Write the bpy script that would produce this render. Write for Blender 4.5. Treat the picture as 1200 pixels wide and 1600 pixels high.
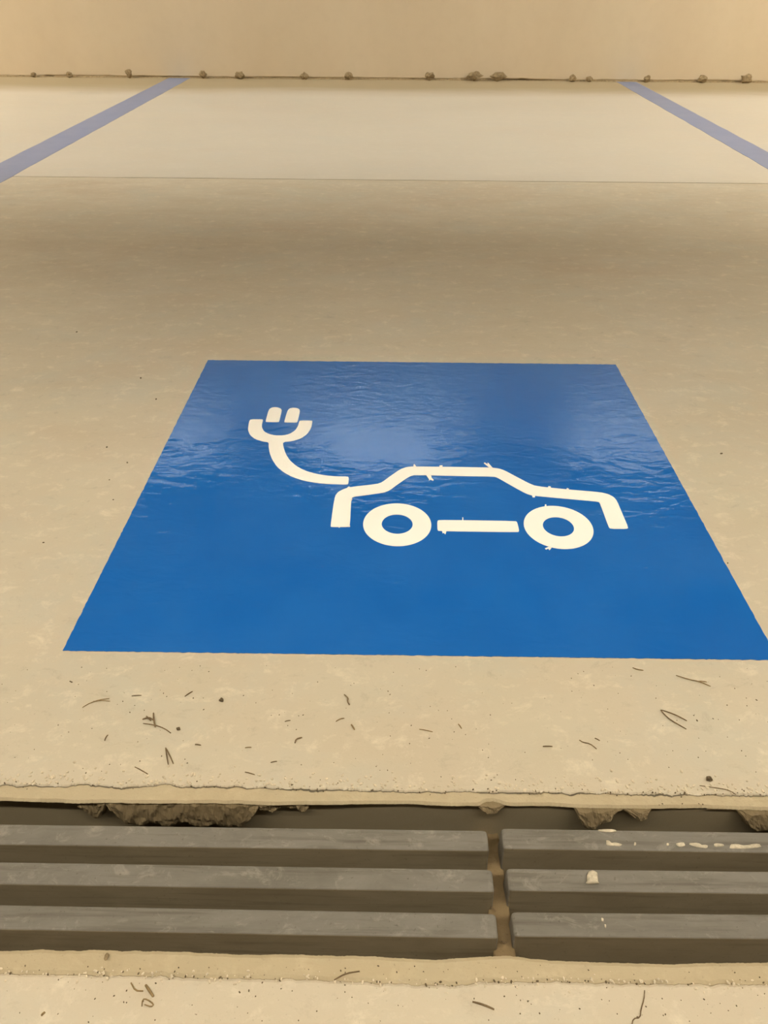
import bpy, bmesh, math, random
from mathutils import Vector, Matrix
from mathutils.geometry import tessellate_polygon
from mathutils import noise as mnoise

for o in list(bpy.data.objects): bpy.data.objects.remove(o)
scene = bpy.context.scene
COL = scene.collection
random.seed(7)

# ------------------------------------------------------------------ camera
FPX = 1109.0
CAMH = 0.60
PITCH, ROLL, YAW = math.radians(37.754), math.radians(0.364), math.radians(-0.7227)
FW = Vector((math.sin(YAW)*math.cos(PITCH), math.cos(YAW)*math.cos(PITCH), -math.sin(PITCH)))
R0 = Vector((math.cos(YAW), -math.sin(YAW), 0)); U0 = R0.cross(FW)
RT = math.cos(ROLL)*R0 + math.sin(ROLL)*U0
UP = -math.sin(ROLL)*R0 + math.cos(ROLL)*U0
cam_d = bpy.data.cameras.new('camera')
cam_d.sensor_fit = 'VERTICAL'; cam_d.sensor_height = 24.0; cam_d.sensor_width = 18.0
cam_d.lens = FPX/1600*24.0; cam_d.clip_start = 0.02; cam_d.clip_end = 100
cam = bpy.data.objects.new('camera', cam_d); COL.objects.link(cam)
B = -FW
cam.matrix_world = Matrix(((RT.x, UP.x, B.x, 0), (RT.y, UP.y, B.y, 0), (RT.z, UP.z, B.z, CAMH), (0, 0, 0, 1)))
scene.camera = cam

# ------------------------------------------------------------------ world, exposure
w = bpy.data.worlds.new('world'); scene.world = w; w.use_nodes = True
w.node_tree.nodes['Background'].inputs['Color'].default_value = (0.9, 0.85, 0.75, 1)
w.node_tree.nodes['Background'].inputs['Strength'].default_value = 0.02
vs = scene.view_settings
vs.view_transform = 'Standard'; vs.look = 'None'; vs.gamma = 1.0; vs.use_curve_mapping = False
vs.exposure = 0.21
LAMP_COL = (1.0, 0.92, 0.76)
LAMP_BAY_COL = (0.98, 0.98, 0.93)
LAMP_OPEN, LAMP_AISLE, LAMP_BAY, ADDED_WASH = 260.0, 64.0, 70.0, 48.0

# ------------------------------------------------------------------ helpers
def ray(px, py): return (px-600)/FPX*RT - (py-800)/FPX*UP + FW
def G(px, py, z=0.0):                       # photo point -> place on a level surface
    d = ray(px, py); t = (z-CAMH)/d.z
    return Vector((d.x*t, d.y*t, z))
def V(px, py, Y):                           # photo point -> place on an upright face at depth Y
    d = ray(px, py); t = Y/d.y
    return Vector((d.x*t, Y, CAMH+d.z*t))
def link(name, me, mat=None, parent=None, smooth=False):
    o = bpy.data.objects.new(name, me); COL.objects.link(o)
    if mat is not None: me.materials.append(mat)
    if parent is not None: o.parent = parent
    if smooth:
        for p in me.polygons: p.use_smooth = True
    return o
def mesh(name, vs_, fs): 
    me = bpy.data.meshes.new(name); me.from_pydata([tuple(v) for v in vs_], [], fs); me.update(); 
    bm = bmesh.new(); bm.from_mesh(me); bmesh.ops.recalc_face_normals(bm, faces=bm.faces); bm.to_mesh(me); bm.free()
    return me
def tag(o, label=None, cat=None, group=None, kind=None):
    if label: o['label'] = label
    if cat: o['category'] = cat
    if group: o['group'] = group
    if kind: o['kind'] = kind
    return o
def empty(name, loc=(0, 0, 0)):
    o = bpy.data.objects.new(name, None); o.empty_display_size = 0.05; COL.objects.link(o); o.location = loc
    return o
def prism_data(polys, z0, z1):
    """polys: list of (outer, [holes]) as xy lists -> verts, faces of an extruded plate"""
    vs_, fs = [], []
    for outer, holes in polys:
        loops = [[Vector((p[0], p[1], 0)) for p in outer]] + [[Vector((p[0], p[1], 0)) for p in h] for h in holes]
        tris = tessellate_polygon(loops); flat = [p for l in loops for p in l]; n = len(flat); b = len(vs_)
        vs_ += [(p.x, p.y, z1) for p in flat] + [(p.x, p.y, z0) for p in flat]
        for t in tris:
            fs.append((b+t[0], b+t[1], b+t[2])); fs.append((b+n+t[2], b+n+t[1], b+n+t[0]))
        k = 0
        for l in loops:
            m = len(l)
            for i in range(m):
                a, c = k+i, k+(i+1) % m
                fs.append((b+a, b+c, b+n+c, b+n+a))
            k += m
    return vs_, fs
def box_data(x0, x1, y0, y1, z0, z1):
    v = [(x0, y0, z0), (x1, y0, z0), (x1, y1, z0), (x0, y1, z0), (x0, y0, z1), (x1, y0, z1), (x1, y1, z1), (x0, y1, z1)]
    f = [(0, 3, 2, 1), (4, 5, 6, 7), (0, 1, 5, 4), (1, 2, 6, 5), (2, 3, 7, 6), (3, 0, 4, 7)]
    return v, f
def bevel(me, w_, seg=2):
    bm = bmesh.new(); bm.from_mesh(me)
    bmesh.ops.bevel(bm, geom=list(bm.edges), offset=w_, segments=seg, affect='EDGES', profile=0.5)
    bm.to_mesh(me); bm.free(); me.update()
def smooth_closed(pts, it=2):               # Chaikin
    for _ in range(it):
        q = []
        for i in range(len(pts)):
            a, b = pts[i], pts[(i+1) % len(pts)]
            q.append((a[0]*.8+b[0]*.2, a[1]*.8+b[1]*.2)); q.append((a[0]*.2+b[0]*.8, a[1]*.2+b[1]*.8))
        pts = q
    return pts
def interp(pl, x):
    if x <= pl[0][0]: a, b = pl[0], pl[-1]; return a[1] + (x-a[0])*0.0125
    if x >= pl[-1][0]: a = pl[-1]; return a[1] + (x-a[0])*0.0125
    for a, b in zip(pl, pl[1:]):
        if a[0] <= x <= b[0]: return a[1]+(b[1]-a[1])*(x-a[0])/(b[0]-a[0])

# ------------------------------------------------------------------ materials
def new_mat(name):
    m = bpy.data.materials.new(name); m.use_nodes = True
    nt = m.node_tree; b = nt.nodes['Principled BSDF']
    return m, nt, b
def N(nt, t, **kw):
    n = nt.nodes.new(t)
    for k, v in kw.items():
        if k in n.inputs: n.inputs[k].default_value = v
        else: setattr(n, k, v)
    return n
def coords(nt, scale=(1, 1, 1)):
    tc = N(nt, 'ShaderNodeTexCoord'); mp = N(nt, 'ShaderNodeMapping'); mp.inputs['Scale'].default_value = scale
    nt.links.new(tc.outputs['Object'], mp.inputs['Vector']); return mp.outputs['Vector']
def noise(nt, vec, scale, detail=4, rough=0.55, dist=0.0):
    n = N(nt, 'ShaderNodeTexNoise', Scale=scale, Detail=detail, Roughness=rough, Distortion=dist)
    nt.links.new(vec, n.inputs['Vector']); return n.outputs['Fac']
def ramp(nt, fac, stops):
    r = N(nt, 'ShaderNodeValToRGB'); e = r.color_ramp.elements
    while len(e) < len(stops): e.new(0.5)
    for i, (p, c) in enumerate(stops):
        e[i].position = p; e[i].color = (c if len(c) == 4 else (*c, 1)) if not isinstance(c, (int, float)) else (c, c, c, 1)
    nt.links.new(fac, r.inputs['Fac']); return r.outputs['Color']
def mix(nt, fac, a, b, mode='MIX'):
    m = N(nt, 'ShaderNodeMix', data_type='RGBA', blend_type=mode)
    for s, v in ((m.inputs[0], fac), (m.inputs[6], a), (m.inputs[7], b)):
        if hasattr(v, 'links'): nt.links.new(v, s)
        elif isinstance(v, (int, float)): s.default_value = v
        else: s.default_value = (*v, 1)
    return m.outputs[2]
def bump(nt, b, layers):
    prev = None
    for h, strength, dist in layers:
        n = N(nt, 'ShaderNodeBump', Strength=strength, Distance=dist); nt.links.new(h, n.inputs['Height'])
        if prev is not None: nt.links.new(prev, n.inputs['Normal'])
        prev = n.outputs['Normal']
    nt.links.new(prev, b.inputs['Normal'])

def concrete(name, light, dark, stain, rough=(0.25, 0.4), spec=0.5, dusty=1.0, bumps=0.15, strip_from=None, patch=0.0):
    m, nt, b = new_mat(name)
    v = coords(nt); vx = coords(nt, (0.55, 1.3, 1))
    big = noise(nt, vx, 1.6, 5, 0.6, 0.6); mid = noise(nt, vx, 9, 5, 0.65, 0.4); fine = noise(nt, v, 60, 5, 0.7); grit = noise(nt, v, 420, 3, 0.6)
    c = mix(nt, ramp(nt, big, [(0.3, 0.0), (0.7, 1.0)]), dark, light)
    c = mix(nt, ramp(nt, mid, [(0.36, 0.0), (0.78, 0.75)]), c, stain)
    if patch:
        rs = noise(nt, coords(nt, (0.6, 1.2, 1)), 2.7, 3, 0.55, 0.5)
        c = mix(nt, ramp(nt, rs, [(0.54, 0.0), (0.74, patch*0.7)]), c, (stain[0]*0.94, stain[1]*0.86, stain[2]*0.82))
        pt = noise(nt, coords(nt, (0.8, 1.0, 1)), 5.5, 6, 0.7, 0.3)
        c = mix(nt, ramp(nt, pt, [(0.5, 0.0), (0.72, patch)]), c, (light[0]*0.86, light[1]*0.92, light[2]*0.98))
        fl = noise(nt, coords(nt, (0.7, 1.0, 1)), 38, 6, 0.75, 0.35)
        c = mix(nt, ramp(nt, fl, [(0.54, 0.0), (0.74, patch)]), c, tuple(min(1, x*1.22) for x in light))
        c = mix(nt, ramp(nt, fl, [(0.27, patch*0.8), (0.42, 0.0)]), c, tuple(x*0.78 for x in dark))
    c = mix(nt, ramp(nt, fine, [(0.55, 0.0), (0.8, 0.35*dusty)]), c, tuple(min(1, x*1.25) for x in light))
    c = mix(nt, ramp(nt, grit, [(0.24, 0.5*dusty), (0.36, 0.0)]), c, tuple(x*0.55 for x in dark))
    df = None
    if strip_from is not None:            # darker tan, rougher strip along the wall
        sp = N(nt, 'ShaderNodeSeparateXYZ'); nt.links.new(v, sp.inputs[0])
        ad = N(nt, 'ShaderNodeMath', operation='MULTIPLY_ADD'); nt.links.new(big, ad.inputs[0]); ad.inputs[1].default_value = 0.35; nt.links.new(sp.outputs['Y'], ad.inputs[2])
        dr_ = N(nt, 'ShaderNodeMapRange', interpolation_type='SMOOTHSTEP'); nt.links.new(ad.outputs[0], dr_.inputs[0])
        dr_.inputs[1].default_value = strip_from; dr_.inputs[2].default_value = strip_from+0.45; df = dr_.outputs[0]
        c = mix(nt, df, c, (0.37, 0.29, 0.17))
    nt.links.new(c, b.inputs['Base Color'])
    r = N(nt, 'ShaderNodeMapRange'); nt.links.new(mid, r.inputs[0]); r.inputs[1].default_value = .3; r.inputs[2].default_value = .7
    r.inputs[3].default_value = rough[0]; r.inputs[4].default_value = rough[1]
    ro = r.outputs[0]
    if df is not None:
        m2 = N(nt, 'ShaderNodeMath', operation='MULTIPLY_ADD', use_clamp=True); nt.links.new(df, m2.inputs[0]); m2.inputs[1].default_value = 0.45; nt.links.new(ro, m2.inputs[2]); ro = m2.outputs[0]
    nt.links.new(ro, b.inputs['Roughness']); b.inputs['Specular IOR Level'].default_value = spec
    bump(nt, b, [(mid, bumps*0.5, 0.004), (fine, bumps, 0.0012), (grit, bumps*1.3*dusty, 0.0004)])
    return m
FL_L, FL_D, FL_S = (0.57, 0.495, 0.37), (0.485, 0.42, 0.31), (0.52, 0.43, 0.305)
M_floor = concrete('concrete_floor', FL_L, FL_D, FL_S, (0.28, 0.42), 0.55, 0.8, 0.12, None, 0.85)
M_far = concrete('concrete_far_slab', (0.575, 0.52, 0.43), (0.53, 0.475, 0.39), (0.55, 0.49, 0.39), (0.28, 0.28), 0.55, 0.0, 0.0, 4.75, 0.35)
M_edge = concrete('mortar_edging', (0.47, 0.385, 0.25), (0.42, 0.34, 0.215), (0.42, 0.33, 0.20), (0.6, 0.8), 0.3, 1.0, 0.5, None, 0.4)
M_front = concrete('concrete_front', (0.56, 0.485, 0.365), (0.51, 0.435, 0.32), (0.52, 0.43, 0.31), (0.5, 0.65), 0.35, 1.0, 0.35, None, 0.8)
M_lip = concrete('rough_mortar', (0.27, 0.205, 0.115), (0.19, 0.14, 0.075), (0.20, 0.145, 0.075), (0.7, 0.9), 0.2, 1.0, 1.0)
M_silt = concrete('brown_silt', (0.30, 0.21, 0.11), (0.17, 0.12, 0.06), (0.2, 0.14, 0.07), (0.8, 0.95), 0.15, 1.0, 1.0)
M_channel = concrete('channel_side', (0.34, 0.28, 0.185), (0.28, 0.23, 0.145), (0.30, 0.235, 0.14), (0.5, 0.7), 0.3, 0.8, 0.3)

def slat_material(name, lo, hi, streak_c, scuff, sc):
    m, nt, b = new_mat(name)
    tc = N(nt, 'ShaderNodeTexCoord'); oi = N(nt, 'ShaderNodeObjectInfo')
    def vec(scale):
        mp = N(nt, 'ShaderNodeMapping'); mp.inputs['Scale'].default_value = scale
        ad = N(nt, 'ShaderNodeVectorMath', operation='MULTIPLY_ADD'); nt.links.new(oi.outputs['Location'], ad.inputs[0]); ad.inputs[1].default_value = (0, 31, 17)
        nt.links.new(tc.outputs['Object'], mp.inputs['Vector']); nt.links.new(mp.outputs['Vector'], ad.inputs[2]); return ad.outputs[0]
    streak = noise(nt, vec((0.05, 1, 1)), 190, 5, 0.6); mott = noise(nt, vec((0.3, 1, 1)), 34, 6, 0.7, 0.5); fine = noise(nt, vec((0.6, 1, 1)), 75, 6, 0.75, 0.8); pit = noise(nt, vec((1, 1, 1)), 330, 3, 0.6)
    c = mix(nt, ramp(nt, mott, [(0.3, 0.0), (0.7, 1.0)]), lo, hi)
    c = mix(nt, ramp(nt, streak, [(0.3, 0.55), (0.48, 0.0)]), c, streak_c)
    c = mix(nt, ramp(nt, fine, [(0.54, 0.0), (0.76, sc)]), c, scuff)
    c = mix(nt, ramp(nt, pit, [(0.27, 0.6), (0.36, 0.0)]), c, streak_c)
    nt.links.new(c, b.inputs['Base Color']); b.inputs['Roughness'].default_value = 0.55; b.inputs['Specular IOR Level'].default_value = 0.35
    bump(nt, b, [(streak, 0.15, 0.001), (fine, 0.25, 0.0006)])
    return m
M_slat = slat_material('weathered_grey_slat', (0.135, 0.12, 0.095), (0.20, 0.18, 0.148), (0.08, 0.065, 0.042), (0.33, 0.30, 0.245), 0.75)
M_slat_front = slat_material('brown_slat_front', (0.155, 0.122, 0.074), (0.205, 0.166, 0.106), (0.095, 0.073, 0.042), (0.20, 0.165, 0.11), 0.5)

def wall_material():
    m, nt, b = new_mat('painted_wall')
    v = coords(nt); vy = coords(nt, (1.4, 1, 0.5))
    big = noise(nt, vy, 1.3, 4, 0.55, 0.4); mid = noise(nt, v, 14, 4, 0.6)
    c = mix(nt, ramp(nt, big, [(0.3, 0.0), (0.7, 1.0)]), (0.68, 0.55, 0.375), (0.73, 0.60, 0.42))
    c = mix(nt, ramp(nt, mid, [(0.45, 0.0), (0.8, 0.25)]), c, (0.63, 0.50, 0.335))
    sp = N(nt, 'ShaderNodeSeparateXYZ'); nt.links.new(v, sp.inputs[0]); st = N(nt, 'ShaderNodeMath', operation='GREATER_THAN'); st.inputs[1].default_value = 1.7; nt.links.new(sp.outputs['Z'], st.inputs[0])
    c = mix(nt, st.outputs[0], c, (0.74, 0.74, 0.73))   # tan dado below, white paint above
    nt.links.new(c, b.inputs['Base Color']); b.inputs['Roughness'].default_value = 0.75; b.inputs['Specular IOR Level'].default_value = 0.25
    bump(nt, b, [(mid, 0.15, 0.004)])
    return m
M_wall = wall_material()
def plain(name, col, rough=0.6, spec=0.4, metal=0.0, nscale=40, var=0.15):
    m, nt, b = new_mat(name); v = coords(nt); n = noise(nt, v, nscale, 4, 0.6)
    c = mix(nt, ramp(nt, n, [(0.3, 0.0), (0.7, 1.0)]), tuple(x*(1-var) for x in col), tuple(min(1, x*(1+var)) for x in col))
    nt.links.new(c, b.inputs['Base Color']); b.inputs['Roughness'].default_value = rough
    b.inputs['Specular IOR Level'].default_value = spec; b.inputs['Metallic'].default_value = metal
    return m
M_ceiling = plain('ceiling_paint', (0.20, 0.18, 0.15), 0.85, 0.2, 0, 6, 0.06)
M_sidewall = plain('side_wall_paint', (0.58, 0.49, 0.35), 0.8, 0.25, 0, 4, 0.06)
def paint(name, c0, c1, rough, ripple, nscale=7, spec=0.5):
    m, nt, b = new_mat(name)
    v = coords(nt); vx = coords(nt, (0.45, 1.0, 1)); big = noise(nt, v, nscale, 4, 0.55, 0.3); rip = noise(nt, vx, 55, 2, 0.45, 0.8); rip2 = noise(nt, vx, 160, 2, 0.5, 0.5)
    mask = noise(nt, v, 6, 2, 0.5)
    c = mix(nt, ramp(nt, big, [(0.3, 0.0), (0.7, 1.0)]), c0, c1); nt.links.new(c, b.inputs['Base Color'])
    b.inputs['Roughness'].default_value = rough; b.inputs['Specular IOR Level'].default_value = spec
    mk = ramp(nt, mask, [(0.36, 0.15), (0.56, 1.0)])
    bump(nt, b, [(mix(nt, 1.0, rip, mk, 'MULTIPLY'), ripple, 0.0012), (mix(nt, 1.0, rip2, mk, 'MULTIPLY'), ripple*0.5, 0.0004)])
    return m
M_blue = paint('glossy_blue_paint', (0.008, 0.114, 0.425), (0.015, 0.134, 0.455), 0.04, 0.8)
M_white = paint('white_paint', (0.92, 0.88, 0.80), (0.95, 0.91, 0.83), 0.35, 0.05)
M_line = paint('greyed_blue_line_paint', (0.14, 0.20, 0.375), (0.18, 0.235, 0.40), 0.28, 0.03, 9)  # greyed evenly, with the gloss on the lines put into the blue
M_twig = plain('dry_twig', (0.17, 0.115, 0.06), 0.8, 0.2, 0, 300, 0.35)
M_twig_l = plain('pale_dry_needle', (0.25, 0.17, 0.08), 0.8, 0.2, 0, 300, 0.3)
M_grit = plain('dark_grit', (0.11, 0.08, 0.045), 0.9, 0.2, 0, 300, 0.4)
M_crumb = plain('brown_crumb', (0.30, 0.22, 0.12), 0.9, 0.2, 0, 80, 0.35)
M_splash = plain('pale_mortar_splash', (0.52, 0.45, 0.33), 0.8, 0.2, 0, 250, 0.25)
M_pale = plain('pale_crumbs', (0.60, 0.51, 0.37), 0.85, 0.2, 0, 120, 0.2)
M_housing = plain('lamp_housing', (0.12, 0.12, 0.12), 0.6)
M_louvre = plain('dark_louvre', (0.012, 0.012, 0.012), 0.8, 0.1)
def emitter(name, col, strength):
    m, nt, b = new_mat(name); b.inputs['Base Color'].default_value = (0.8, 0.8, 0.8, 1)
    b.inputs['Emission Color'].default_value = (*col, 1); b.inputs['Emission Strength'].default_value = strength
    return m
M_lamp = emitter('open_lamp_diffuser', LAMP_COL, LAMP_OPEN)
M_lamp_aisle = emitter('aisle_lamp_diffuser', LAMP_COL, LAMP_AISLE)
M_added_wash = emitter('added_wash_diffuser', (0.88, 0.96, 1.0), ADDED_WASH)
M_lamp_bay = emitter('bay_lamp_diffuser', LAMP_BAY_COL, LAMP_BAY)

# ------------------------------------------------------------------ setting
XL, XR, YB, YF, ZC = -6.5, 6.5, 5.345, -5.0, 3.2
JOINT_Y = 2.665
SLAB_EDGE = [(0, 1226), (60, 1227), (100, 1228), (125, 1224), (140, 1225), (180, 1229), (240, 1227), (265, 1223), (280, 1229), (330, 1227), (400, 1230),
             (480, 1232), (560, 1234), (640, 1236), (720, 1236), (800, 1237), (900, 1238), (1000, 1240), (1100, 1241), (1200, 1242)]
EDGING_EDGE = [(0, 1250), (40, 1251), (120, 1254), (165, 1253), (200, 1254), (340, 1254), (380, 1255), (420, 1257), (470, 1256), (520, 1256), (580, 1255), (640, 1255),
               (700, 1258), (748, 1258), (758, 1252), (770, 1250), (780, 1253), (792, 1258), (860, 1258), (893, 1260), (910, 1261), (1000, 1262), (1030, 1262),
               (1100, 1261), (1140, 1263), (1165, 1264), (1200, 1265)]
FRONT_EDGE = [(0, 1484), (50, 1483), (65, 1481), (85, 1483), (120, 1484), (140, 1482), (200, 1484), (240, 1484), (300, 1486), (360, 1489), (400, 1490), (440, 1489),
              (500, 1491), (580, 1492), (620, 1495), (680, 1498), (720, 1495), (770, 1492), (800, 1492), (860, 1499), (950, 1502), (1050, 1505), (1100, 1503), (1200, 1502)]
SEAM = [(0, 1521), (200, 1524), (330, 1528), (480, 1530), (600, 1536), (700, 1540), (760, 1534), (900, 1534), (1000, 1537), (1200, 1538)]

def edge_line(pl, z, jag, seed, step=2.5):
    pts = []; x = -120.0
    while x <= 1320:
        y = interp(pl, x); p = G(x, y, z)
        n = mnoise.noise(Vector((x*0.05, seed, 0)))*jag + mnoise.noise(Vector((x*0.25, seed, 3)))*jag*0.6
        pts.append(Vector((p.x, p.y+n, 0))); x += step
    # carry the same wandering edge on past the frame
    sl = 0.002
    L = []; x = XL
    while x < pts[0].x-0.01:
        L.append(Vector((x, pts[0].y + mnoise.noise(Vector((x*9, seed, 1)))*0.002*min(1, pts[0].x-x), 0))); x += 0.04
    Rr = []; x = pts[-1].x+0.02
    while x <= XR:
        Rr.append(Vector((x, pts[-1].y + mnoise.noise(Vector((x*9, seed, 1)))*0.002*min(1, x-pts[-1].x), 0))); x += 0.04
    Rr.append(Vector((XR, pts[-1].y, 0)))
    return L+pts+Rr
def slab_between(name, near, far, rows, mat, parent=None):
    """near/far: polylines in x (same count not needed: far is a y constant or a polyline of equal count); rows: list of (t offset from near, z)"""
    n = len(near); vs_, fs = [], []
    cols = []
    for i in range(n):
        fy = far if isinstance(far, (int, float)) else far[i].y
        col = []
        for kind_, off, z in rows:
            off = off(near[i].x) if callable(off) else off
            y = near[i].y+off if kind_ == 'n' else (fy+off if kind_ == 'f' else off)
            zz = z(near[i].x, y) if callable(z) else z
            col.append((near[i].x, y, zz))
        cols.append(col)
    m = len(rows)
    for c in cols: vs_ += c
    for i in range(n-1):
        for j in range(m):
            a, b = i*m+j, i*m+(j+1) % m
            fs.append((a, b, b+m, a+m))
    fs.append(tuple(range(m))); fs.append(tuple((n-1)*m+j for j in reversed(range(m))))
    return link(name, mesh(name, vs_, fs), mat, parent)

# main slab: carries the markings
se = edge_line(SLAB_EDGE, 0.0, 0.0022, 1.0)
def chip(x, y): return -0.0008 - 0.0008*abs(mnoise.noise(Vector((x*60, y*60, 2))))
floor = slab_between('floor', se, JOINT_Y-0.002, [('n', 0.004, -0.10), ('n', 0.0, chip), ('n', 0.0012, lambda x, y: -0.0001+0.0003*mnoise.noise(Vector((x*90, 5, 0)))), ('n', 0.006, lambda x, y: 0.0004*mnoise.noise(Vector((x*70, y*70, 3)))), ('n', 0.02, 0.0), ('f', 0.0, 0.0), ('f', 0.0, -0.10)], M_floor)
tag(floor, 'pale beige polished concrete floor of the parking bay', None, None, 'structure')
far = mesh('far_slab', *box_data(XL, XR, JOINT_Y+0.003, YB+0.03, -0.10, 0.0))
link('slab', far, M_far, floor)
# sub base under everything (seen only down in the joint)
sb = link('sub_base', mesh('sub_base', *box_data(XL, XR, YF, YB, -0.30, -0.12)), M_channel, floor)
# mortar edging behind the grates
ee = edge_line(EDGING_EDGE, -0.002, 0.0006, 5.0)
def at_x(pl, x):
    for a, b in zip(pl, pl[1:]):
        if a.x <= x <= b.x: return a.y+(b.y-a.y)*(x-a.x)/max(1e-9, b.x-a.x)
    return pl[-1].y if x > pl[-1].x else pl[0].y
se_on_ee = [Vector((p.x, at_x(se, p.x), 0)) for p in ee]
def ez(x, y): return -0.0014+0.0007*mnoise.noise(Vector((x*35, y*35, 1)))
def crack(x): return -0.0003-0.0017*max(0.0, 0.25+mnoise.noise(Vector((x*22, 3, 1)))+0.5*mnoise.noise(Vector((x*120, 3, 1))))
RAIL_Y = G(600, 1256, -0.002).y + 0.004
def eback(x, y): return -0.0018 - 0.0018*max(0, mnoise.noise(Vector((x*40, 8, 1))))
edg = slab_between('mortar_edging', ee, se_on_ee, [('c', RAIL_Y+0.0065, -0.10), ('c', RAIL_Y+0.0065, -0.0055), ('n', 0.0012, -0.0055), ('n', 0.0, -0.0035), ('n', 0.0022, ez), ('f', -0.0045, ez), ('f', crack, eback), ('f', crack, -0.10)], M_edge, floor)
edg['label'] = 'low mortar band behind the drain grates'
# near side: mortar edging and the slab the photographer stands on
fe = edge_line(FRONT_EDGE, -0.001, 0.0006, 9.0)
sm = edge_line(SEAM, 0.0, 0.0014, 12.0)
sm_on_fe = [Vector((p.x, at_x(sm, p.x), 0)) for p in fe]
def fz(x, y): return -0.0012+0.0006*mnoise.noise(Vector((x*35, y*35, 4)))
edf = slab_between('mortar_edging', sm_on_fe, fe, [('n', 0.0005, -0.10), ('n', 0.0005, -0.0022), ('n', 0.003, fz), ('f', -0.003, fz), ('f', 0.0, -0.0035), ('f', -0.002, -0.012), ('f', -0.003, -0.10)], M_edge, floor)
edf['label'] = 'mortar band in front of the drain grates'
frn = slab_between('slab', [Vector((p.x, YF, 0)) for p in sm_on_fe], sm_on_fe, [('n', 0.0, -0.10), ('n', 0.0, 0.0), ('f', -0.008, 0.0), ('f', -0.002, lambda x, y: -0.0002+0.0006*mnoise.noise(Vector((x*80, 1, 0)))), ('f', 0.0, -0.0015), ('f', 0.0, -0.10)], M_front, floor)
# walls, ceiling
def wall(name, d, mat, label):
    o = link(name, mesh(name, *d), mat); tag(o, label, None, None, 'structure'); return o
# the wall's foot stops just short of the floor, uneven along its length
n = 520; vs_, fs = [], []
for i in range(n+1):
    x = XL+(XR-XL)*i/n
    zb = 0.006+0.006*mnoise.noise(Vector((x*2.2, 2, 0)))+0.006*max(0, mnoise.noise(Vector((x*13, 9, 0))))
    vs_ += [(x, YB+0.2, ZC), (x, YB+0.2, zb), (x, YB+0.004, zb), (x, YB, zb+0.006), (x, YB, 0.4), (x, YB, ZC)]
for i in range(n):
    for j in range(6):
        a, b = i*6+j, i*6+(j+1) % 6
        fs.append((a, b, b+6, a+6))
wb = link('wall_back', mesh('wall_back', vs_, fs), M_wall); tag(wb, 'tan painted wall closing the bay', None, None, 'structure')
link('wall_footing', mesh('wall_footing', *box_data(XL, XR, YB+0.012, YB+0.2, -0.1, 0.04)), M_lip, wb)
vs_, fs = [], []; n = 700                    # rough bead of old mortar and dirt in the corner
for i in range(n+1):
    x = XL+(XR-XL)*i/n; q = max(0.0, 0.35+mnoise.noise(Vector((x*1.7, 4, 0)))+0.6*mnoise.noise(Vector((x*14, 4, 0))))
    h_, d_ = 0.003+0.013*q, 0.006+0.02*q
    vs_ += [(x, YB+0.006, 0.0), (x, YB+0.006, h_), (x, YB-d_*0.4, h_*0.8), (x, YB-d_, 0.0)]
for i in range(n):
    for j in range(4):
        a, b = i*4+j, i*4+(j+1) % 4; fs.append((a, b, b+4, a+4))
link('mortar_bead', mesh('mortar_bead', vs_, fs), M_crumb, wb)
wall('wall_left', box_data(XL-0.2, XL, YF, YB, -0.1, ZC), M_sidewall, 'side wall left of the bays')
wall('wall_right', box_data(XR, XR+0.2, YF, YB, -0.1, ZC), M_sidewall, 'side wall right of the bays')
wall('wall_rear', box_data(XL, XR, YF-0.2, YF, -0.1, ZC), M_sidewall, 'wall behind the photographer')
wall('ceiling', box_data(XL-0.2, XR+0.2, YF-0.2, YB+0.2, ZC, ZC+0.2), M_ceiling, 'flat painted garage ceiling')

# unseen lamps: suspended battens; deep louvre skirts added to cut the light into bands
def batten(loc, rz, label, L=1.5, half=0.05, skirt=None, mat=None):
    t = empty('batten_lamp', loc); t.rotation_euler.z = rz
    tag(t, label, 'lamp', 'ceiling batten lamps')
    W = (skirt[0] if skirt else half+0.012)+0.004
    me = mesh('housing', *box_data(-L/2, L/2, -W, W, 0.0, 0.05)); bevel(me, 0.005); link('housing', me, M_housing, t)
    me = mesh('diffuser', *box_data(-L/2+0.03, L/2-0.03, -half, half, -0.02, 0.0)); bevel(me, 0.006); link('diffuser', me, mat or M_lamp, t)
    if skirt:
        for s in (-1, 1):
            y = s*skirt[0]; me = mesh('louvre', *box_data(-L/2, L/2, min(y, y+s*0.004), max(y, y+s*0.004), -0.02-(skirt[1] if s < 0 else skirt[-1]), 0.0)); link('louvre', me, M_louvre, t)
    for s in (-1, 1):
        x = s*(L/2-0.012); me = mesh('end_cap', *box_data(x-0.012, x+0.012, -W+0.004, W-0.004, -0.026, 0.0)); link('end_cap', me, M_housing, t)
        if skirt:
            x = s*(L/2-0.002); d0, d1 = -0.02-skirt[1], -0.02-skirt[-1]
            vv = [(x+e, y, z) for e in (-0.002, 0.002) for y, z in ((-skirt[0], 0), (-skirt[0], d0), (skirt[0], d1), (skirt[0], 0))]
            link('end_plate', mesh('end_plate', vv, [(0, 1, 2, 3), (7, 6, 5, 4), (0, 4, 5, 1), (1, 5, 6, 2), (2, 6, 7, 3), (3, 7, 4, 0)]), M_louvre, t)
        me = mesh('hanger', *box_data(s*L*0.35-0.006, s*L*0.35+0.006, -0.006, 0.006, 0.05, ZC-loc[2])); link('hanger', me, M_housing, t)
    return t
for i, x in enumerate((-2.4, -0.8, 0.8, 2.4)):
    batten((x, -0.42, 2.5), 0, ['leftmost', 'second from left', 'second from right', 'rightmost'][i]+' unseen lamp over the aisle behind the drain, with added louvre', 1.5, 0.048, (0.16, 0.215), M_lamp_aisle)
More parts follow.
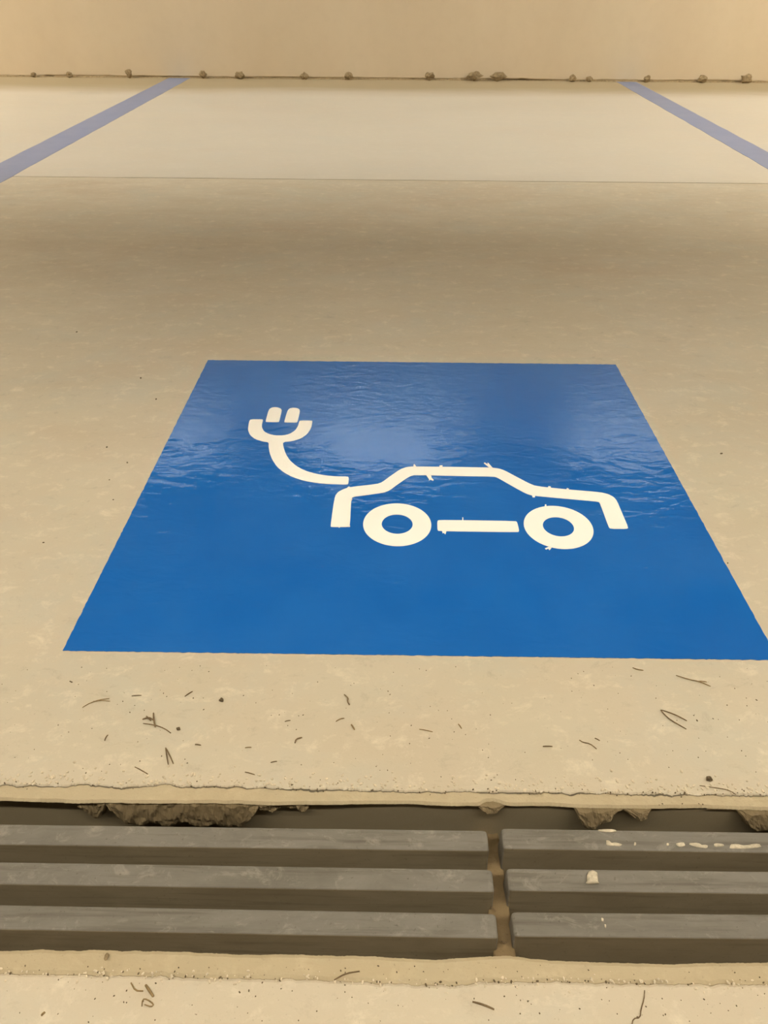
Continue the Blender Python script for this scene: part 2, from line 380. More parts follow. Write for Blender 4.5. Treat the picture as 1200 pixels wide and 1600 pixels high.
for i, x in enumerate((-3.2, -1.6, 0.0, 1.6, 3.2)):
    batten((x, 3.7, 3.0), 0, ['leftmost', 'second from left', 'middle', 'second from right', 'rightmost'][i]+' unseen narrow lamp with added louvre over the wall end of the bays', 1.5, 0.03, (0.10, 0.217, 0.13), M_lamp_bay)
batten((-4.8, 3.7, 2.6), math.pi/2, 'open batten lamp over the bay left of the left blue line', 1.5, 0.05, None, M_lamp)
batten((4.1, 3.0, 2.6), math.pi/2, 'open batten lamp over the bay right of the right blue line', 1.5, 0.05, None, M_lamp)

# unseen shielded strips added to wash the wall top, for the panel's glow
def added_wash(x, label, L=1.1):
    t = empty('added_wall_wash', (x, YB-0.42, 2.83)); tag(t, label, 'lamp', 'added unseen wall wash strips')
    link('shield', mesh('shield', *box_data(-L/2, L/2, -0.03, -0.02, 0.0, 0.19)), M_louvre, t)
    link('tray', mesh('tray', *box_data(-L/2, L/2, -0.03, 0.07, -0.006, 0.0)), M_louvre, t)
    link('housing', mesh('housing', *box_data(-L/2, L/2, -0.03, 0.07, 0.16, 0.19)), M_louvre, t)
    link('diffuser', mesh('diffuser', *box_data(-L/2+0.02, L/2-0.02, -0.01, 0.04, 0.13, 0.16)), M_added_wash, t)
    for s_ in (-1, 1):
        link('side_fin', mesh('side_fin', *box_data(s_*L/2-0.003, s_*L/2+0.003, -0.03, 0.34, -0.006, 0.19)), M_louvre, t)
        link('bracket', mesh('bracket', *box_data(s_*(L/2-0.1)-0.008, s_*(L/2-0.1)+0.008, 0.0, 0.016, 0.19, ZC-2.83)), M_louvre, t)
    return t
for x, l, L in ((-1.94, 'left unseen shielded strip added to wash the wall top', 0.85), (-0.13, 'middle unseen shielded strip added to wash the wall top', 1.48), (2.06, 'right unseen shielded strip added to wash the wall top', 1.0)): added_wash(x, l, L)

# ------------------------------------------------------------------ drain
ZS = -0.003
drain = empty('drain_channel', (0, 0, 0)); tag(drain, 'sunken drain trench crossing the floor under the grates', 'drain')
yb = min(p.y for p in ee if -0.5 < p.x < 0.5)+0.0035
RAIL_Y = G(600, 1256, -0.002).y + 0.004
link('side_wall', mesh('side_wall', *box_data(XL, XR, RAIL_Y, RAIL_Y+0.006, -0.115, -0.006)), M_channel, drain)
FR_Y = G(600, 1500, -0.002).y - 0.002
link('side_wall', mesh('side_wall', *box_data(XL, XR, FR_Y-0.008, FR_Y-0.002, -0.115, -0.006)), M_channel, drain)
link('channel_bed', mesh('channel_bed', *box_data(XL, XR, FR_Y, RAIL_Y, -0.118, -0.085)), M_silt, drain)

def slat_mesh(length):
    # section seen from the end: flat worn top, rounded shoulders, front flaring down towards the camera
    prof = [(0.0, -0.045), (0.0, -0.0016), (-0.0005, -0.0006), (-0.0016, 0.0), (-0.0176, -0.0002), (-0.0183, -0.0006), (-0.0187, -0.0014), (-0.0255, -0.034), (-0.0255, -0.045)]
    xs = [0.0, 0.0008, 0.0022, 0.005] ; sc = [0.0028, 0.0012, 0.0003, 0.0]
    sec = [(x, d) for x, d in zip(xs, sc)]; k = 24
    sec += [(0.005+(length-0.01)*i/k, 0.0) for i in range(1, k)] + [(length-x, d) for x, d in reversed(list(zip(xs, sc)))]
    vs_, fs = [], []; m = len(prof)
    for x, d in sec:
        for (y, z) in prof:
            yy = y-d*0.6 if y > -0.009 else y+d*0.6
            vs_.append((x, yy, z-(d*0.8 if z > -0.01 else 0)))
    for i in range(len(sec)-1):
        for j in range(m):
            a, b = i*m+j, i*m+(j+1) % m; fs.append((a, b, b+m, a+m))
    fs.append(tuple(range(m))); fs.append(tuple((len(sec)-1)*m+j for j in reversed(range(m))))
    me = mesh('slat', vs_, fs); me.materials.append(M_slat); me.materials.append(M_slat_front)
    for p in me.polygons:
        if p.normal.y < -0.6: p.material_index = 1  # front faces get the browner slat colour
    return me
GL = 1.0
me_s = slat_mesh(GL)
def grate(label, ends, left):
    g = empty('drain_grate', (0, 0, 0)); tag(g, label, 'grate', 'slatted drain grates'); out = []
    for (ax, ay), (bx, by) in ends:
        a, b = G(ax, ay, ZS), G(bx, by, ZS); d = (b-a).normalized()
        o = link('slat', me_s, None, g)
        ang = math.atan2(d.y, d.x)
        start = (b-d*GL) if left else a
        o.location = start; o.rotation_euler.z = ang; out.append(o)
    for t in (0.05, 0.35, 0.65, 0.95):
        x = out[0].location.x+t*GL; y0 = out[2].location.y-0.02; y1 = out[0].location.y+0.002
        me = mesh('cross_bar', *box_data(x-0.008, x+0.008, y0, y1, -0.062, -0.04)); link('cross_bar', me, M_slat, g)
    return g, out
gl, sl_l = grate('longer-looking left drain grate of three grey slats', [((0, 1287), (761, 1297)), ((0, 1346), (769, 1358)), ((0, 1413), (775, 1427))], True)
gr, sl_r = grate('right drain grate of three grey slats with pale mortar splashes', [((783, 1293.5), (1200, 1300)), ((791, 1356), (1200, 1361)), ((799, 1424), (1200, 1428))], False)
gl['label'] = 'left drain grate of three clean weathered grey slats'

# pale splashes stuck on the right grate
def splat(name, pts, z, th, parent, seed, mat=None):
    poly = [(p[0], p[1]) for p in smooth_closed(pts, 1)]
    g = [G(x, y, z) for x, y in poly]; cx = sum(p.x for p in g)/len(g); cy = sum(p.y for p in g)/len(g)
    vs_, fs = [], []; n = len(g)
    for s, dz in ((1.0, -0.0006), (1.0, th*0.45), (0.75, th), (0.35, th*0.9)):
        for i, p in enumerate(g):
            q = 1+0.12*mnoise.noise(Vector((i*0.7, seed, s)))
            vs_.append((cx+(p.x-cx)*s*q, cy+(p.y-cy)*s*q, z+dz*(1+0.4*mnoise.noise(Vector((i*0.9, seed, 7+s))))))
    for r in range(3):
        for i in range(n): fs.append((r*n+i, r*n+(i+1) % n, (r+1)*n+(i+1) % n, (r+1)*n+i))
    fs.append(tuple(3*n+i for i in range(n))); fs.append(tuple(reversed(range(n))))
    return link(name, mesh(name, vs_, fs), mat or M_splash, parent, True)
SPL = [[(946, 1314), (949, 1313), (953, 1318), (962, 1317), (971, 1319), (971, 1323), (955, 1322), (947, 1322)],
       [(991, 1316), (994, 1318), (993, 1322), (990, 1322)], [(1041, 1318), (1045, 1318), (1045, 1322), (1041, 1322)],
       [(1056, 1318), (1068, 1316), (1071, 1322), (1062, 1324), (1056, 1321)],
       [(1076, 1318), (1090, 1317), (1099, 1322), (1106, 1321), (1105, 1326), (1090, 1325), (1077, 1321)],
       [(1114, 1318), (1130, 1319), (1131, 1323), (1116, 1324)], [(1138, 1323), (1145, 1319), (1165, 1322), (1186, 1318), (1190, 1325), (1165, 1327), (1140, 1327)]]
for i, s in enumerate(SPL): splat('mortar_splash', s, ZS-0.0008, 0.0014, gr, i*3.1)
splat('mortar_splash', [(933, 1297), (945, 1296), (962, 1297), (963, 1300), (950, 1301), (936, 1299)], ZS, 0.0012, gr, 55)
bl = splat('mortar_blob', [(916, 1370), (920, 1362), (927, 1361), (934, 1366), (934, 1378), (936, 1381), (914, 1381), (918, 1377)], ZS, 0.003, gr, 77); bl['label'] = 'round pale mortar blob'
splat('mortar_splash', [(939, 1434), (943, 1435), (943, 1440), (940, 1440)], ZS, 0.0008, gr, 81); splat('mortar_splash', [(944, 1444), (947, 1445), (947, 1450), (945, 1450)], ZS, 0.0008, gr, 82)
# mortar that ran over the far edge and down the side of the trench
def lip(low, seed, th=0.006, name='mortar_drip'):
    Yp = RAIL_Y-0.001; vs_, fs = [], []
    x0, x1 = low[0][0], low[-1][0]; n = max(8, int((x1-x0)/2.0)); m = 9
    for i in range(n+1):
        x = x0+(x1-x0)*i/n; yl = interp(low, x); yt = interp(EDGING_EDGE, x)-1.5
        top = G(x, yt, -0.0035); zl = min(V(x, yl, Yp-th*0.6).z, -0.0046); tx = V(x, yl, Yp-th*0.6).x
        for j in range(m):
            t = j/(m-1); z = -0.0035+(zl+0.0035)*t
            prof = 0.0035+(th-0.0035)*min(1, t*1.8)*(1-0.2*t)*(1 if t < 0.9 else 0.7)
            prof += 0.0028*mnoise.noise(Vector((x*0.07, t*2.2, seed)))+0.0014*mnoise.noise(Vector((x*0.25, t*6, seed)))
            prof *= min(1.0, max(0.0, -0.0035-zl)/0.012)
            y = Yp-max(0.0012, prof)
            if j == 0: y = top.y+0.001
            vs_.append((top.x+(tx-top.x)*t, y, z))
        vs_.append((top.x, Yp+0.003, zl)); vs_.append((top.x, Yp+0.003, -0.004))
    M_ = m+2
    for i in range(n):
        for j in range(M_):
            a, b = i*M_+j, i*M_+(j+1) % M_; fs.append((a, b, b+M_, a+M_))
    fs.append(tuple(range(M_))); fs.append(tuple(n*M_+j for j in reversed(range(M_))))
    return link(name, mesh(name, vs_, fs), M_lip, edg, False)
lip([(893, 1262), (900, 1272), (908, 1284), (914, 1293), (925, 1295), (934, 1291), (950, 1280), (965, 1273), (976, 1271), (986, 1275), (1000, 1281), (1009, 1279), (1022, 1268), (1035, 1264), (1046, 1263)], 1.0, 0.009)
lip([(1110, 1263), (1132, 1266), (1150, 1270), (1162, 1280), (1170, 1292), (1180, 1296), (1230, 1297), (1260, 1290), (1290, 1272)], 2.0, 0.008)
lip([(120, 1257), (132, 1264), (142, 1271), (148, 1276), (154, 1276), (158, 1270), (164, 1262)], 3.0, 0.005)
lip([(165, 1258), (178, 1268), (188, 1278), (196, 1287), (215, 1288), (240, 1285), (262, 1288), (290, 1283), (320, 1289), (350, 1288), (378, 1290), (386, 1284), (396, 1272), (404, 1263)], 4.0, 0.008)
lip([(404, 1262), (415, 1266), (430, 1265), (445, 1260), (462, 1262), (472, 1268), (482, 1262)], 5.0, 0.004)
lip([(744, 1262), (752, 1268), (764, 1271), (776, 1270), (788, 1264), (794, 1261)], 6.0, 0.006)
# silt packed between the two grates
vs_, fs = [], []; n = 26; m = 9
for i in range(n+1):
    y = FR_Y+0.001+(RAIL_Y-FR_Y-0.002)*i/n; t = i/n
    for j in range(m):
        x = 0.0862+0.0168*j/(m-1)
        z = -0.014-0.024*t**0.8+0.004*mnoise.noise(Vector((x*120, y*90, 3)))
        if t > 0.94: z -= 0.02
        vs_.append((x, y, z))
for i in range(n):
    for j in range(m-1): a = i*m+j; fs.append((a, a+1, a+m+1, a+m))
me = mesh('silt', vs_, fs)
bm = bmesh.new(); bm.from_mesh(me); r = bmesh.ops.extrude_face_region(bm, geom=bm.faces[:]); bmesh.ops.translate(bm, vec=(0, 0, -0.022), verts=[v for v in r['geom'] if isinstance(v, bmesh.types.BMVert)])
bmesh.ops.recalc_face_normals(bm, faces=bm.faces); bm.to_mesh(me); bm.free()
silt = link('packed_silt', me, M_silt, None, True); tag(silt, 'brown silt packed in the gap between the two drain grates', 'dirt', None, 'stuff')

# ------------------------------------------------------------------ markings
def wavy(a, b, n, amp, seed):
    out = []; d = (b-a); nrm = Vector((-d.y, d.x, 0)).normalized()
    for i in range(n):
        t = i/n; p = a+d*t
        out.append(p+nrm*(amp*mnoise.noise(Vector((i*0.35, seed, 0)))+amp*0.7*mnoise.noise(Vector((i*1.1, seed, 4)))) if i else p)
    return out
Z1, Z2 = 0.0007, 0.0012
sign = empty('floor_marking', (0.03, 0.88, 0)); tag(sign, 'blue painted floor panel with white electric car and plug symbol', 'floor marking')
def child(name, me, mat):
    o = link(name, me, mat, sign); o.matrix_parent_inverse = Matrix.Translation((-0.03, -0.88, 0)); return o
A, Bq, D = G(325, 563), G(962, 570), G(98, 1017)
# right edge runs through (1200,1002) and meets the bottom edge just outside the frame
e0, e1 = G(962, 570), G(1200, 1002.5); f0, f1 = G(98, 1017), G(1200, 1031.5)
def isect(p, q, r, s):
    d1, d2 = q-p, s-r; den = d1.x*d2.y-d1.y*d2.x; t = ((r.x-p.x)*d2.y-(r.y-p.y)*d2.x)/den; return p+d1*t
Cc = isect(e0, e1, f0, f1)
out = wavy(D, Cc, 260, 0.0009, 1)+wavy(Cc, Bq, 160, 0.0008, 2)+wavy(Bq, A, 160, 0.0012, 3)+wavy(A, D, 160, 0.0008, 4)
v_, f_ = prism_data([([(p.x, p.y) for p in out], [])], 0.0, Z1)
child('blue_panel', mesh('blue_panel', v_, f_), M_blue)

def px(zoom, pts):
    ox, oy, s = zoom; return [(ox+x/s, oy+y/s) for x, y in pts]
ZA, ZB, ZD = (350, 600, 4.0), (500, 680, 4.0), (730, 680, 4.0)
def white(name, polys):
    data = []
    for outer, holes in polys:
        data.append(([tuple(G(x, y, Z2)[:2]) for x, y in outer], [[tuple(G(x, y, Z2)[:2]) for x, y in h] for h in holes]))
    v_, f_ = prism_data(data, Z1, Z2)
    return child(name, mesh(name, v_, f_), M_white)
white('plug_prong', [(smooth_closed(px(ZA, [(260, 233), (264, 237), (338, 238), (345, 234), (361, 166), (356, 154), (340, 147), (318, 144), (298, 147), (284, 156), (276, 172), (267, 205)]), 1), [])])
white('plug_prong', [(smooth_closed(px(ZA, [(376, 236), (381, 240), (452, 241), (459, 237), (475, 170), (471, 157), (456, 150), (430, 148), (411, 152), (400, 162), (393, 178)]), 1), [])])
white('plug_and_cable', [(smooth_closed(px(ZA, [
    (166, 220), (158, 232), (152, 262), (150, 288), (162, 318), (195, 344), (245, 359), (279, 364), (279, 395), (285, 430), (300, 470), (330, 515), (372, 551), (430, 582), (500, 604), (580, 618),
    (660, 625), (768, 628), (777, 622), (780, 586), (773, 578), (700, 577), (640, 572), (565, 559), (500, 539), (450, 511), (410, 476), (385, 435), (371, 392), (368, 362), (425, 357), (480, 340),
    (520, 312), (545, 275), (553, 232), (548, 228), (476, 228), (470, 234), (463, 262), (445, 290), (410, 312), (370, 321), (320, 321), (280, 312), (250, 296), (237, 272), (237, 250), (244, 224), (238, 220)]), 1), [])])
car = px(ZB, [(66, 566), (70, 573), (180, 573), (187, 562), (195, 402), (204, 385), (280, 375), (395, 359), (435, 344), (480, 310), (530, 275), (562, 256), (592, 248), (900, 255), (1085, 258)]) + \
      px(ZD, [(186, 263), (230, 288), (300, 328), (365, 363), (408, 377), (600, 395), (800, 413), (824, 417), (831, 428), (884, 572), (895, 584), (998, 585), (1007, 577), (970, 490), (936, 410), (916, 386), (882, 368),
              (830, 356), (620, 338), (430, 318), (385, 300), (290, 250), (238, 222), (200, 208), (150, 202)]) + \
      px(ZB, [(900, 199), (750, 197), (585, 195), (545, 198), (502, 212), (440, 255), (388, 294), (355, 305), (200, 322), (150, 335), (112, 355), (94, 380), (83, 440)])
def spike(pts): return (pts, [])
burr = [spike(px(ZB, [(583, 198), (585, 182), (590, 180), (606, 200)])), spike(px(ZB, [(745, 199), (748, 188), (765, 188), (766, 199)])), spike(px(ZB, [(1062, 206), (1024, 175), (1029, 170), (1050, 182), (1046, 172), (1052, 173), (1080, 204)])),
        spike(px(ZB, [(664, 249), (682, 276), (680, 284), (690, 277), (706, 284), (711, 279), (698, 266), (694, 249)])), spike(px(ZB, [(193, 395), (203, 398), (196, 410), (192, 408)])),
        spike(px(ZB, [(175, 560), (189, 566), (186, 572), (176, 572)])), spike(px(ZB, [(112, 571), (120, 578), (128, 571)])), spike(px(ZB, [(168, 328), (180, 320), (192, 325)])),
        spike(px(ZD, [(404, 374), (410, 388), (424, 387), (425, 377)])), spike(px(ZD, [(505, 326), (508, 318), (522, 320), (524, 329)])), spike(px(ZD, [(618, 340), (624, 330), (636, 334), (636, 341)]))]
white('car_outline', [(smooth_closed(car, 1), [])]+burr)
white('sill_bar', [(smooth_closed(px(ZB, [(733, 536), (744, 530), (900, 531)])+px(ZD, [(303, 536), (313, 545), (325, 597), (318, 605)])+px(ZB, [(900, 601), (742, 598), (734, 590)]), 1), []),
                   spike(px(ZB, [(763, 597), (766, 612), (774, 610), (784, 619), (790, 600)])), spike(px(ZB, [(889, 533), (890, 513), (895, 513), (896, 533)]))])
def ring(cx, cy, ro, ri, n=72, rot=0.0, sq=1.0):
    o = [(cx+ro*math.cos(2*math.pi*i/n), cy+ro*sq*math.sin(2*math.pi*i/n)) for i in range(n)]
    h = [(cx+ri*math.cos(2*math.pi*i/n), cy+ri*sq*math.sin(2*math.pi*i/n)) for i in range(n)]
    return (o, [h])
def wheel(l, r, t, b, il, ir, it, ib, extra):
    gl_, gr_, gt, gb = [G(*p, Z2) for p in (l, r, t, b)]; il, ir, it, ib = [G(*p, Z2) for p in (il, ir, it, ib)]
    cx, cy = (gl_.x+gr_.x)/2, (gt.y+gb.y)/2; ro = ((gr_.x-gl_.x)/2+(gt.y-gb.y)/2)/2; ri = ((ir.x-il.x)/2+(it.y-ib.y)/2)/2
    data = [ring(cx, cy, ro, ri)]
    for s in extra: data.append(([tuple(G(x, y, Z2)[:2]) for x, y in s], []))
    v_, f_ = prism_data(data, Z1, Z2); return child('wheel_ring', mesh('wheel_ring', v_, f_), M_white)
wheel((567, 819), (674.2, 820), (620, 786.7), (621, 853), (597, 819), (644.3, 820), (620, 804), (620, 835), [])
wheel((817.5, 815), (928.2, 830), (860, 790.2), (880, 857.8), (847.8, 818), (897, 828), (864, 807.8), (878, 839), [px(ZD, [(484, 446), (486, 432), (494, 432), (496, 446)]), px(ZD, [(486, 706), (510, 697), (528, 702), (515, 718), (506, 708), (492, 714)])])

def bay_line(label, a0, a1, b0, b1, seed):
    # two edges, each from a point near the wall to a point at the frame edge; carried on towards the aisle
    E = []
    for p, q in ((a0, a1), (b0, b1)):
        p, q = G(*p), G(*q); d = (q-p)/(q.y-p.y); E.append((p, d))
    y0, y1 = 0.62, YB-0.004; n = 90; L, R_ = [], []
    for i in range(n+1):
        y = y0+(y1-y0)*i/n
        for k, lst in enumerate((L, R_)):
            p, d = E[k]; q = p+d*(y-p.y); lst.append((q.x+0.004*mnoise.noise(Vector((y*7, seed+k, 0)))+0.002*mnoise.noise(Vector((y*31, seed+k, 2))), y))
    v_, f_ = prism_data([(L+R_[::-1], [])], 0.0, 0.0008)
    o = link('bay_line', mesh('bay_line', v_, f_), M_line); tag(o, label, 'parking line', 'blue bay lines'); return o
bay_line('greyish blue bay line left of the car symbol, reaching the wall', (262, 123), (0, 255), (294, 124), (0, 286), 3.0)
bay_line('greyish blue bay line right of the car symbol, reaching the wall', (960, 126), (1200, 264), (990, 126), (1200, 238), 8.0)

# ------------------------------------------------------------------ litter
def tube(paths, r, z, mat, name, label, cat, group):
    vs_, fs = [], []
    for path in paths:
        P = [G(x, y, z) for x, y in path]
        if len(P) > 2:                       # round the kinks a little
            Q = [P[0]]
            for a, b in zip(P, P[1:]): Q += [a.lerp(b, 0.25), a.lerp(b, 0.75)]
            P = Q+[P[-1]]
        else: P = [P[0], P[0].lerp(P[1], .33), P[0].lerp(P[1], .66), P[1]]
        k = 6; base = len(vs_); n = len(P)
        for i, p in enumerate(P):
            d = (P[min(i+1, n-1)]-P[max(i-1, 0)]).normalized(); s = Vector((-d.y, d.x, 0))
            rr = r*0.72*(0.55+0.45*math.sin(math.pi*(0.15+0.7*i/(n-1))))
            zz = r+0.0007*math.sin(2.2*i/(n-1)*math.pi/2)*0.6
            for a in range(k):
                an = 2*math.pi*a/k; q = p+s*(rr*math.cos(an)); vs_.append((q.x, q.y, z+zz+rr*math.sin(an)))
        for i in range(n-1):
            for a in range(k): fs.append((base+i*k+a, base+i*k+(a+1) % k, base+(i+1)*k+(a+1) % k, base+(i+1)*k+a))
        fs.append(tuple(base+a for a in reversed(range(k)))); fs.append(tuple(base+(n-1)*k+a for a in range(k)))
    c = sum((Vector(v) for v in vs_), Vector())/len(vs_); c.z = z
    o = link(name, mesh(name, [Vector(v)-c for v in vs_], fs), mat, None, True); o.location = c
    return tag(o, label, cat, group)
T, TL = M_twig, M_twig_l
NB = 'dry needles and twigs in front of the blue panel'; NF = 'dry litter in front of the drain'
LIT = [
    ([[(129, 1106), (143, 1098), (157, 1095), (172, 1096)], [(143, 1098), (157, 1094), (171, 1092)]], .0006, TL, 'pine_needle', 'split pale pine needle, leftmost litter below the panel corner', 'needle', NB),
    ([[(206, 1088), (221, 1087)]], .0007, T, 'twig', 'short straight twig just right of the leftmost split needle', 'twig', NB),
    ([[(289, 1089), (301, 1081)]], .0009, T, 'twig', 'short dark slanted twig nearest below the panel on the left', 'twig', NB),
    ([[(223, 1125), (233, 1122), (240, 1126)], [(240, 1115), (241, 1128), (243, 1137)], [(229, 1120), (236, 1127)]], .0011, T, 'twig', 'knotted clump of dark twig beside the long curved needle', 'twig', NB),
    ([[(224, 1131), (243, 1134), (257, 1139), (267, 1146)]], .0008, T, 'pine_needle', 'long curved needle lying under the knotted twig clump', 'needle', NB),
    ([[(164, 1158), (166, 1153), (169, 1149)]], .0009, T, 'twig', 'stubby bent twig left of the forked upright needle', 'twig', NB),
    ([[(259, 1169), (261, 1182), (263, 1195)], [(259, 1169), (265, 1180), (271, 1194)]], .0008, T, 'pine_needle', 'forked needle pair spread like an upturned V on the left', 'needle', NB),
    ([[(305, 1164), (314, 1165)]], .0009, T, 'twig', 'tiny level twig right of the upright forked needle', 'twig', NB),
    ([[(211, 1199), (231, 1210)]], .0008, T, 'pine_needle', 'straight slanted needle nearest the left edge crack', 'needle', NB),
    ([[(383, 1169), (393, 1168)]], .0007, TL, 'twig', 'faint short twig left of centre above the crack', 'twig', NB),
    ([[(383, 1207), (398, 1211)]], .0008, T, 'twig', 'dark twig just above the edge crack left of centre', 'twig', NB),
    ([[(423, 1192), (433, 1190)]], .0007, T, 'twig', 'short twig right of the one above the edge crack', 'twig', NB),
    ([[(538, 1086), (544, 1092), (543, 1097), (546, 1102)]], .0010, T, 'twig', 'crooked dark twig below the middle of the panel', 'twig', NB),
    ([[(525, 1128), (532, 1124), (538, 1123)]], .0008, TL, 'twig', 'pale curved twig under the crooked middle twig', 'twig', NB),
    ([[(549, 1133), (554, 1141)]], .0012, TL, 'twig', 'thick stub of twig below the pale curved one', 'twig', NB),
    ([[(461, 1162), (463, 1156), (472, 1153)]], .0011, T, 'twig', 'dark hooked twig left of the thick stub', 'twig', NB),
    ([[(445, 1128), (454, 1126)]], .0007, T, 'twig', 'small thin twig above the dark hooked twig', 'twig', NB),
    ([[(655, 1140), (676, 1144)]], .0007, TL, 'pine_needle', 'pale straight needle alone right of centre', 'needle', NB),
    ([[(716, 1132), (721, 1139)]], .0009, TL, 'twig', 'short slanted twig right of the lone straight needle', 'twig', NB),
    ([[(988, 1044), (995, 1047), (1005, 1048)]], .0008, TL, 'twig', 'curved twig nearest the panel edge on the right', 'twig', NB),
    ([[(1056, 1056), (1077, 1063), (1093, 1066), (1110, 1073)], [(1090, 1065), (1104, 1066)]], .0008, TL, 'pine_needle', 'long wavy needle below the right end of the panel', 'needle', NB),
    ([[(1032, 1110), (1053, 1117), (1073, 1127)], [(1032, 1110), (1037, 1117), (1047, 1126), (1072, 1140)]], .0009, T, 'pine_needle', 'large forked needle pair opening rightwards on the right', 'needle', NB),
    ([[(848, 1167), (863, 1167)]], .0009, T, 'twig', 'short level dark twig above the joint of the grates', 'twig', NB),
    ([[(905, 1157), (910, 1161), (922, 1163), (932, 1171)]], .0008, T, 'twig', 'wavy twig right of the short level dark twig', 'twig', NB),
    ([[(929, 1154), (937, 1158)]], .0008, T, 'twig', 'tiny slanted twig just above the wavy twig', 'twig', NB),
    ([[(1093, 1228), (1120, 1232), (1137, 1235), (1150, 1242)]], .0006, T, 'pine_needle', 'long thin needle lying along the slab edge at right', 'needle', NB),
    ([[(205, 1536), (212, 1549), (224, 1549)]], .0008, TL, 'twig', 'angled twig in front of the drain at left', 'twig', NF),
    ([[(228, 1540), (240, 1558)]], .0014, TL, 'twig', 'thick slanted twig beside the angled one near the camera', 'twig', NF),
    ([[(222, 1573), (223, 1562), (230, 1562), (241, 1570), (237, 1574), (226, 1570)]], .0007, TL, 'twig', 'small looped twig nearest the camera at left', 'twig', NF),
    ([[(65, 1588), (71, 1582)]], .0012, TL, 'twig', 'tiny stub in the bottom left corner', 'twig', NF),
    ([[(522, 1532), (540, 1522), (562, 1518)]], .0008, T, 'pine_needle', 'curved needle on the near mortar band at the middle', 'needle', NF),
    ([[(738, 1566), (755, 1571), (772, 1578)]], .0011, T, 'twig', 'straight brown twig near the bottom edge right of centre', 'twig', NF),
    ([[(1007, 1548), (1006, 1562), (1001, 1578), (1000, 1591), (989, 1592), (987, 1604)]], .0006, T, 'root_hair', 'kinked dark root hair at the bottom right', 'root', NF),
]
for p, r, m_, nm, lab, cat, grp in LIT: tube(p, r, 0.0, m_, nm, lab, cat, grp)
NG = 'litter in the gap between the grates'
tube([[(765, 1417), (770, 1421), (774, 1425)]], .0009, -0.0235, T, 'twig', 'dark broken twig in the gap beside the middle slats', 'twig', NG)
tube([[(783, 1471), (788, 1475), (792, 1474)]], .0009, -0.0165, T, 'twig', 'dark broken twig in the gap beside the nearest slats', 'twig', NG)
# small pebbles and clods
def pebble(p, r, label, mat, name='pebble', cat='pebble', group=None, z=0.0, loc=None, sc=(1, 1, .7)):
    bm = bmesh.new(); bmesh.ops.create_icosphere(bm, subdivisions=2, radius=r); sd = random.random()*50
    for v in bm.verts:
        v.co *= 1+0.6*mnoise.noise(v.co/r*1.5+Vector((sd, 0, 0))); v.co = Vector((v.co.x*sc[0], v.co.y*sc[1], v.co.z*sc[2]))
    zmin = min(v.co.z for v in bm.verts)
    for v in bm.verts: v.co.z -= zmin
    me = bpy.data.meshes.new(name); bm.to_mesh(me); bm.free(); o = link(name, me, mat, None, False)
    o.location = loc if loc is not None else G(p[0], p[1], z)
    return tag(o, label, cat, group)
pebble((346, 1095), .0022, 'small dark clod below the panel left of centre', M_grit, 'clod', 'clod', 'clods and seeds on the concrete')
pebble((279, 1140), .0018, 'small brown clod right of the long curved needle', M_grit, 'clod', 'clod', 'clods and seeds on the concrete')
pebble((1107, 1218), .0026, 'dark crumbly clod above the slab edge at right', M_grit, 'clod', 'clod', 'clods and seeds on the concrete')
pebble((167, 1496), .0022, 'brown oval seed on the near mortar band at left', M_crumb, 'seed', 'seed', 'clods and seeds on the concrete', 0.0, None, (.7, 1.2, .6))
# crumbs along the foot of the wall
ORD = ['leftmost', 'second', 'third', 'fourth', 'fifth', 'sixth', 'seventh', 'eighth', 'ninth', 'tenth', 'eleventh', 'twelfth', 'thirteenth', 'fourteenth', 'rightmost']
for k, (x, y, r) in enumerate([(54, 119, .016), (110, 120, .022), (203, 117, .026), (318, 119, .024), (375, 118, .028), (476, 119, .026), (545, 121, .022), (671, 121, .024), (740, 124, .03), (778, 121, .032),
                  (894, 122, .026), (921, 121, .022), (1010, 124, .024), (1096, 126, .024), (1163, 130, .03)]):
    X = V(x, y, YB-0.02).x
    pebble(None, r, ORD[k]+(' brown mortar crumb' if k in (0, 14) else ' brown mortar crumb from the left')+' along the foot of the back wall', M_crumb, 'mortar_crumb', 'crumb', 'crumbs along the foot of the wall', 0, Vector((X, YB-0.02-r*0.6, 0)), (random.uniform(.8, 1.6), .7, .8))
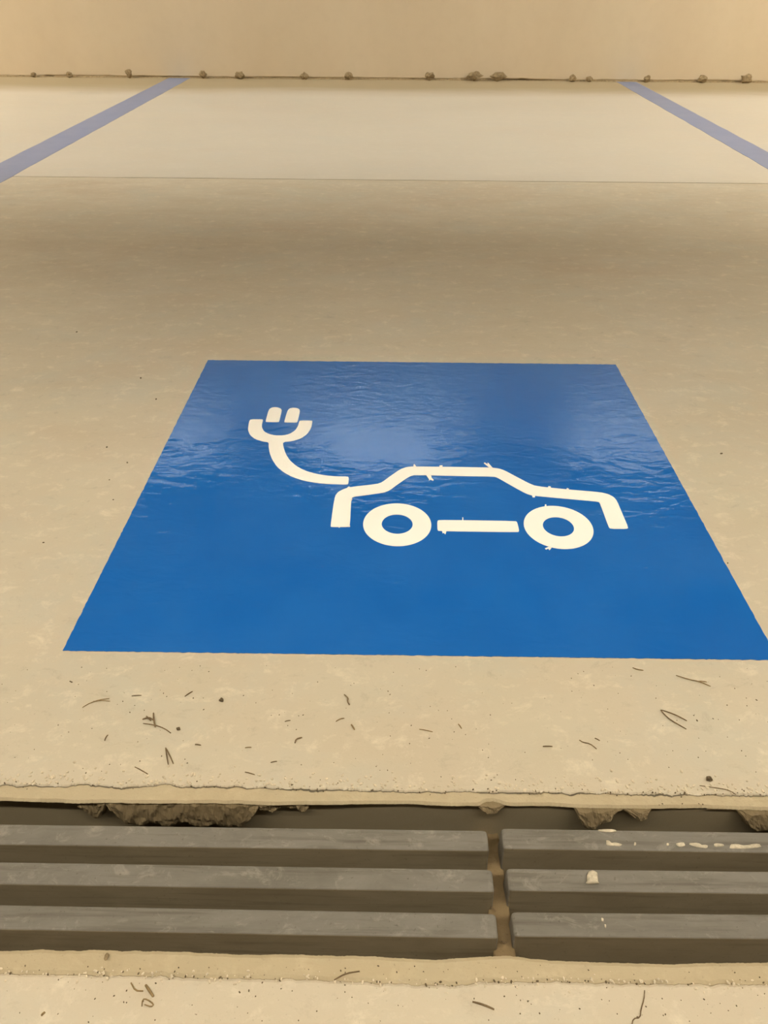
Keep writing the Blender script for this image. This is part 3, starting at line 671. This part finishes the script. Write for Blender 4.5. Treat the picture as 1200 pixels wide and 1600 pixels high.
# fine grit: uncountable
pts = [(120, 519), (220, 591), (244, 624), (167, 699), (199, 723), (171, 750), (177, 781), (68, 848), (1127, 709), (1137, 880), (110, 1065), (112, 1066), (608, 1114), (640, 1162), (712, 1042), (1136, 1102), (1167, 1103), (1182, 1094),
       (1084, 1118), (1089, 1126), (192, 1096), (302, 1091), (424, 1118), (463, 1140), (1030, 1258), (1035, 1256), (1066, 1256), (1092, 1256), (1098, 1257), (672, 1242), (905, 1241), (134, 1547), (883, 1554), (952, 1564), (1064, 1563), (1125, 1568), (700, 1515), (820, 1540), (940, 1530)]
bm = bmesh.new()
def speck(p, r):
    g = bmesh.ops.create_icosphere(bm, subdivisions=1, radius=r, matrix=Matrix.Translation(p+Vector((0, 0, r*0.4))) @ Matrix.Rotation(random.random()*6, 4, 'Z') @ Matrix.Diagonal((random.uniform(.8, 1.9), 1, .6, 1)))
for x, y in pts:
    q = G(x, y); speck(q, 0.0011*q.length/0.75*random.uniform(.7, 1.1))
for _ in range(240):
    x, y = random.uniform(-40, 1240), random.uniform(1040, 1236); speck(G(x, y), random.uniform(.0002, .0006))
for _ in range(90):
    x = random.uniform(-40, 1240); speck(G(x, interp(SLAB_EDGE, x)+random.gauss(0, 2.5)), random.uniform(.0003, .0009))
for _ in range(160):
    x, y = random.uniform(-40, 1240), random.uniform(1508, 1600); speck(G(x, y), random.uniform(.0002, .0006))
for _ in range(50):
    x = random.uniform(-40, 1240); speck(G(x, interp(SEAM, x)+random.gauss(0, 2)), random.uniform(.0003, .0009))
gm = bm; bm = bmesh.new()
for _ in range(420):
    x = random.uniform(-40, 1240); q = G(x, interp(SLAB_EDGE, x)-abs(random.gauss(0, 11))-1.5); speck(q, random.uniform(.0004, .0015))
for _ in range(200):
    x = random.uniform(-40, 1240); speck(G(x, interp(SEAM, x)+random.gauss(0, 6)), random.uniform(.0003, .0011))
me = bpy.data.meshes.new('mortar_crumbs'); bm.to_mesh(me); bm.free(); bm = gm
tag(link('mortar_crumbs', me, M_pale), 'pale crumbs of mortar along the slab edges by the drain', 'crumbs', None, 'stuff')
me = bpy.data.meshes.new('grit'); bm.to_mesh(me); bm.free()
tag(link('grit', me, M_grit), 'scattered dark specks of grit on the concrete', 'grit', None, 'stuff')
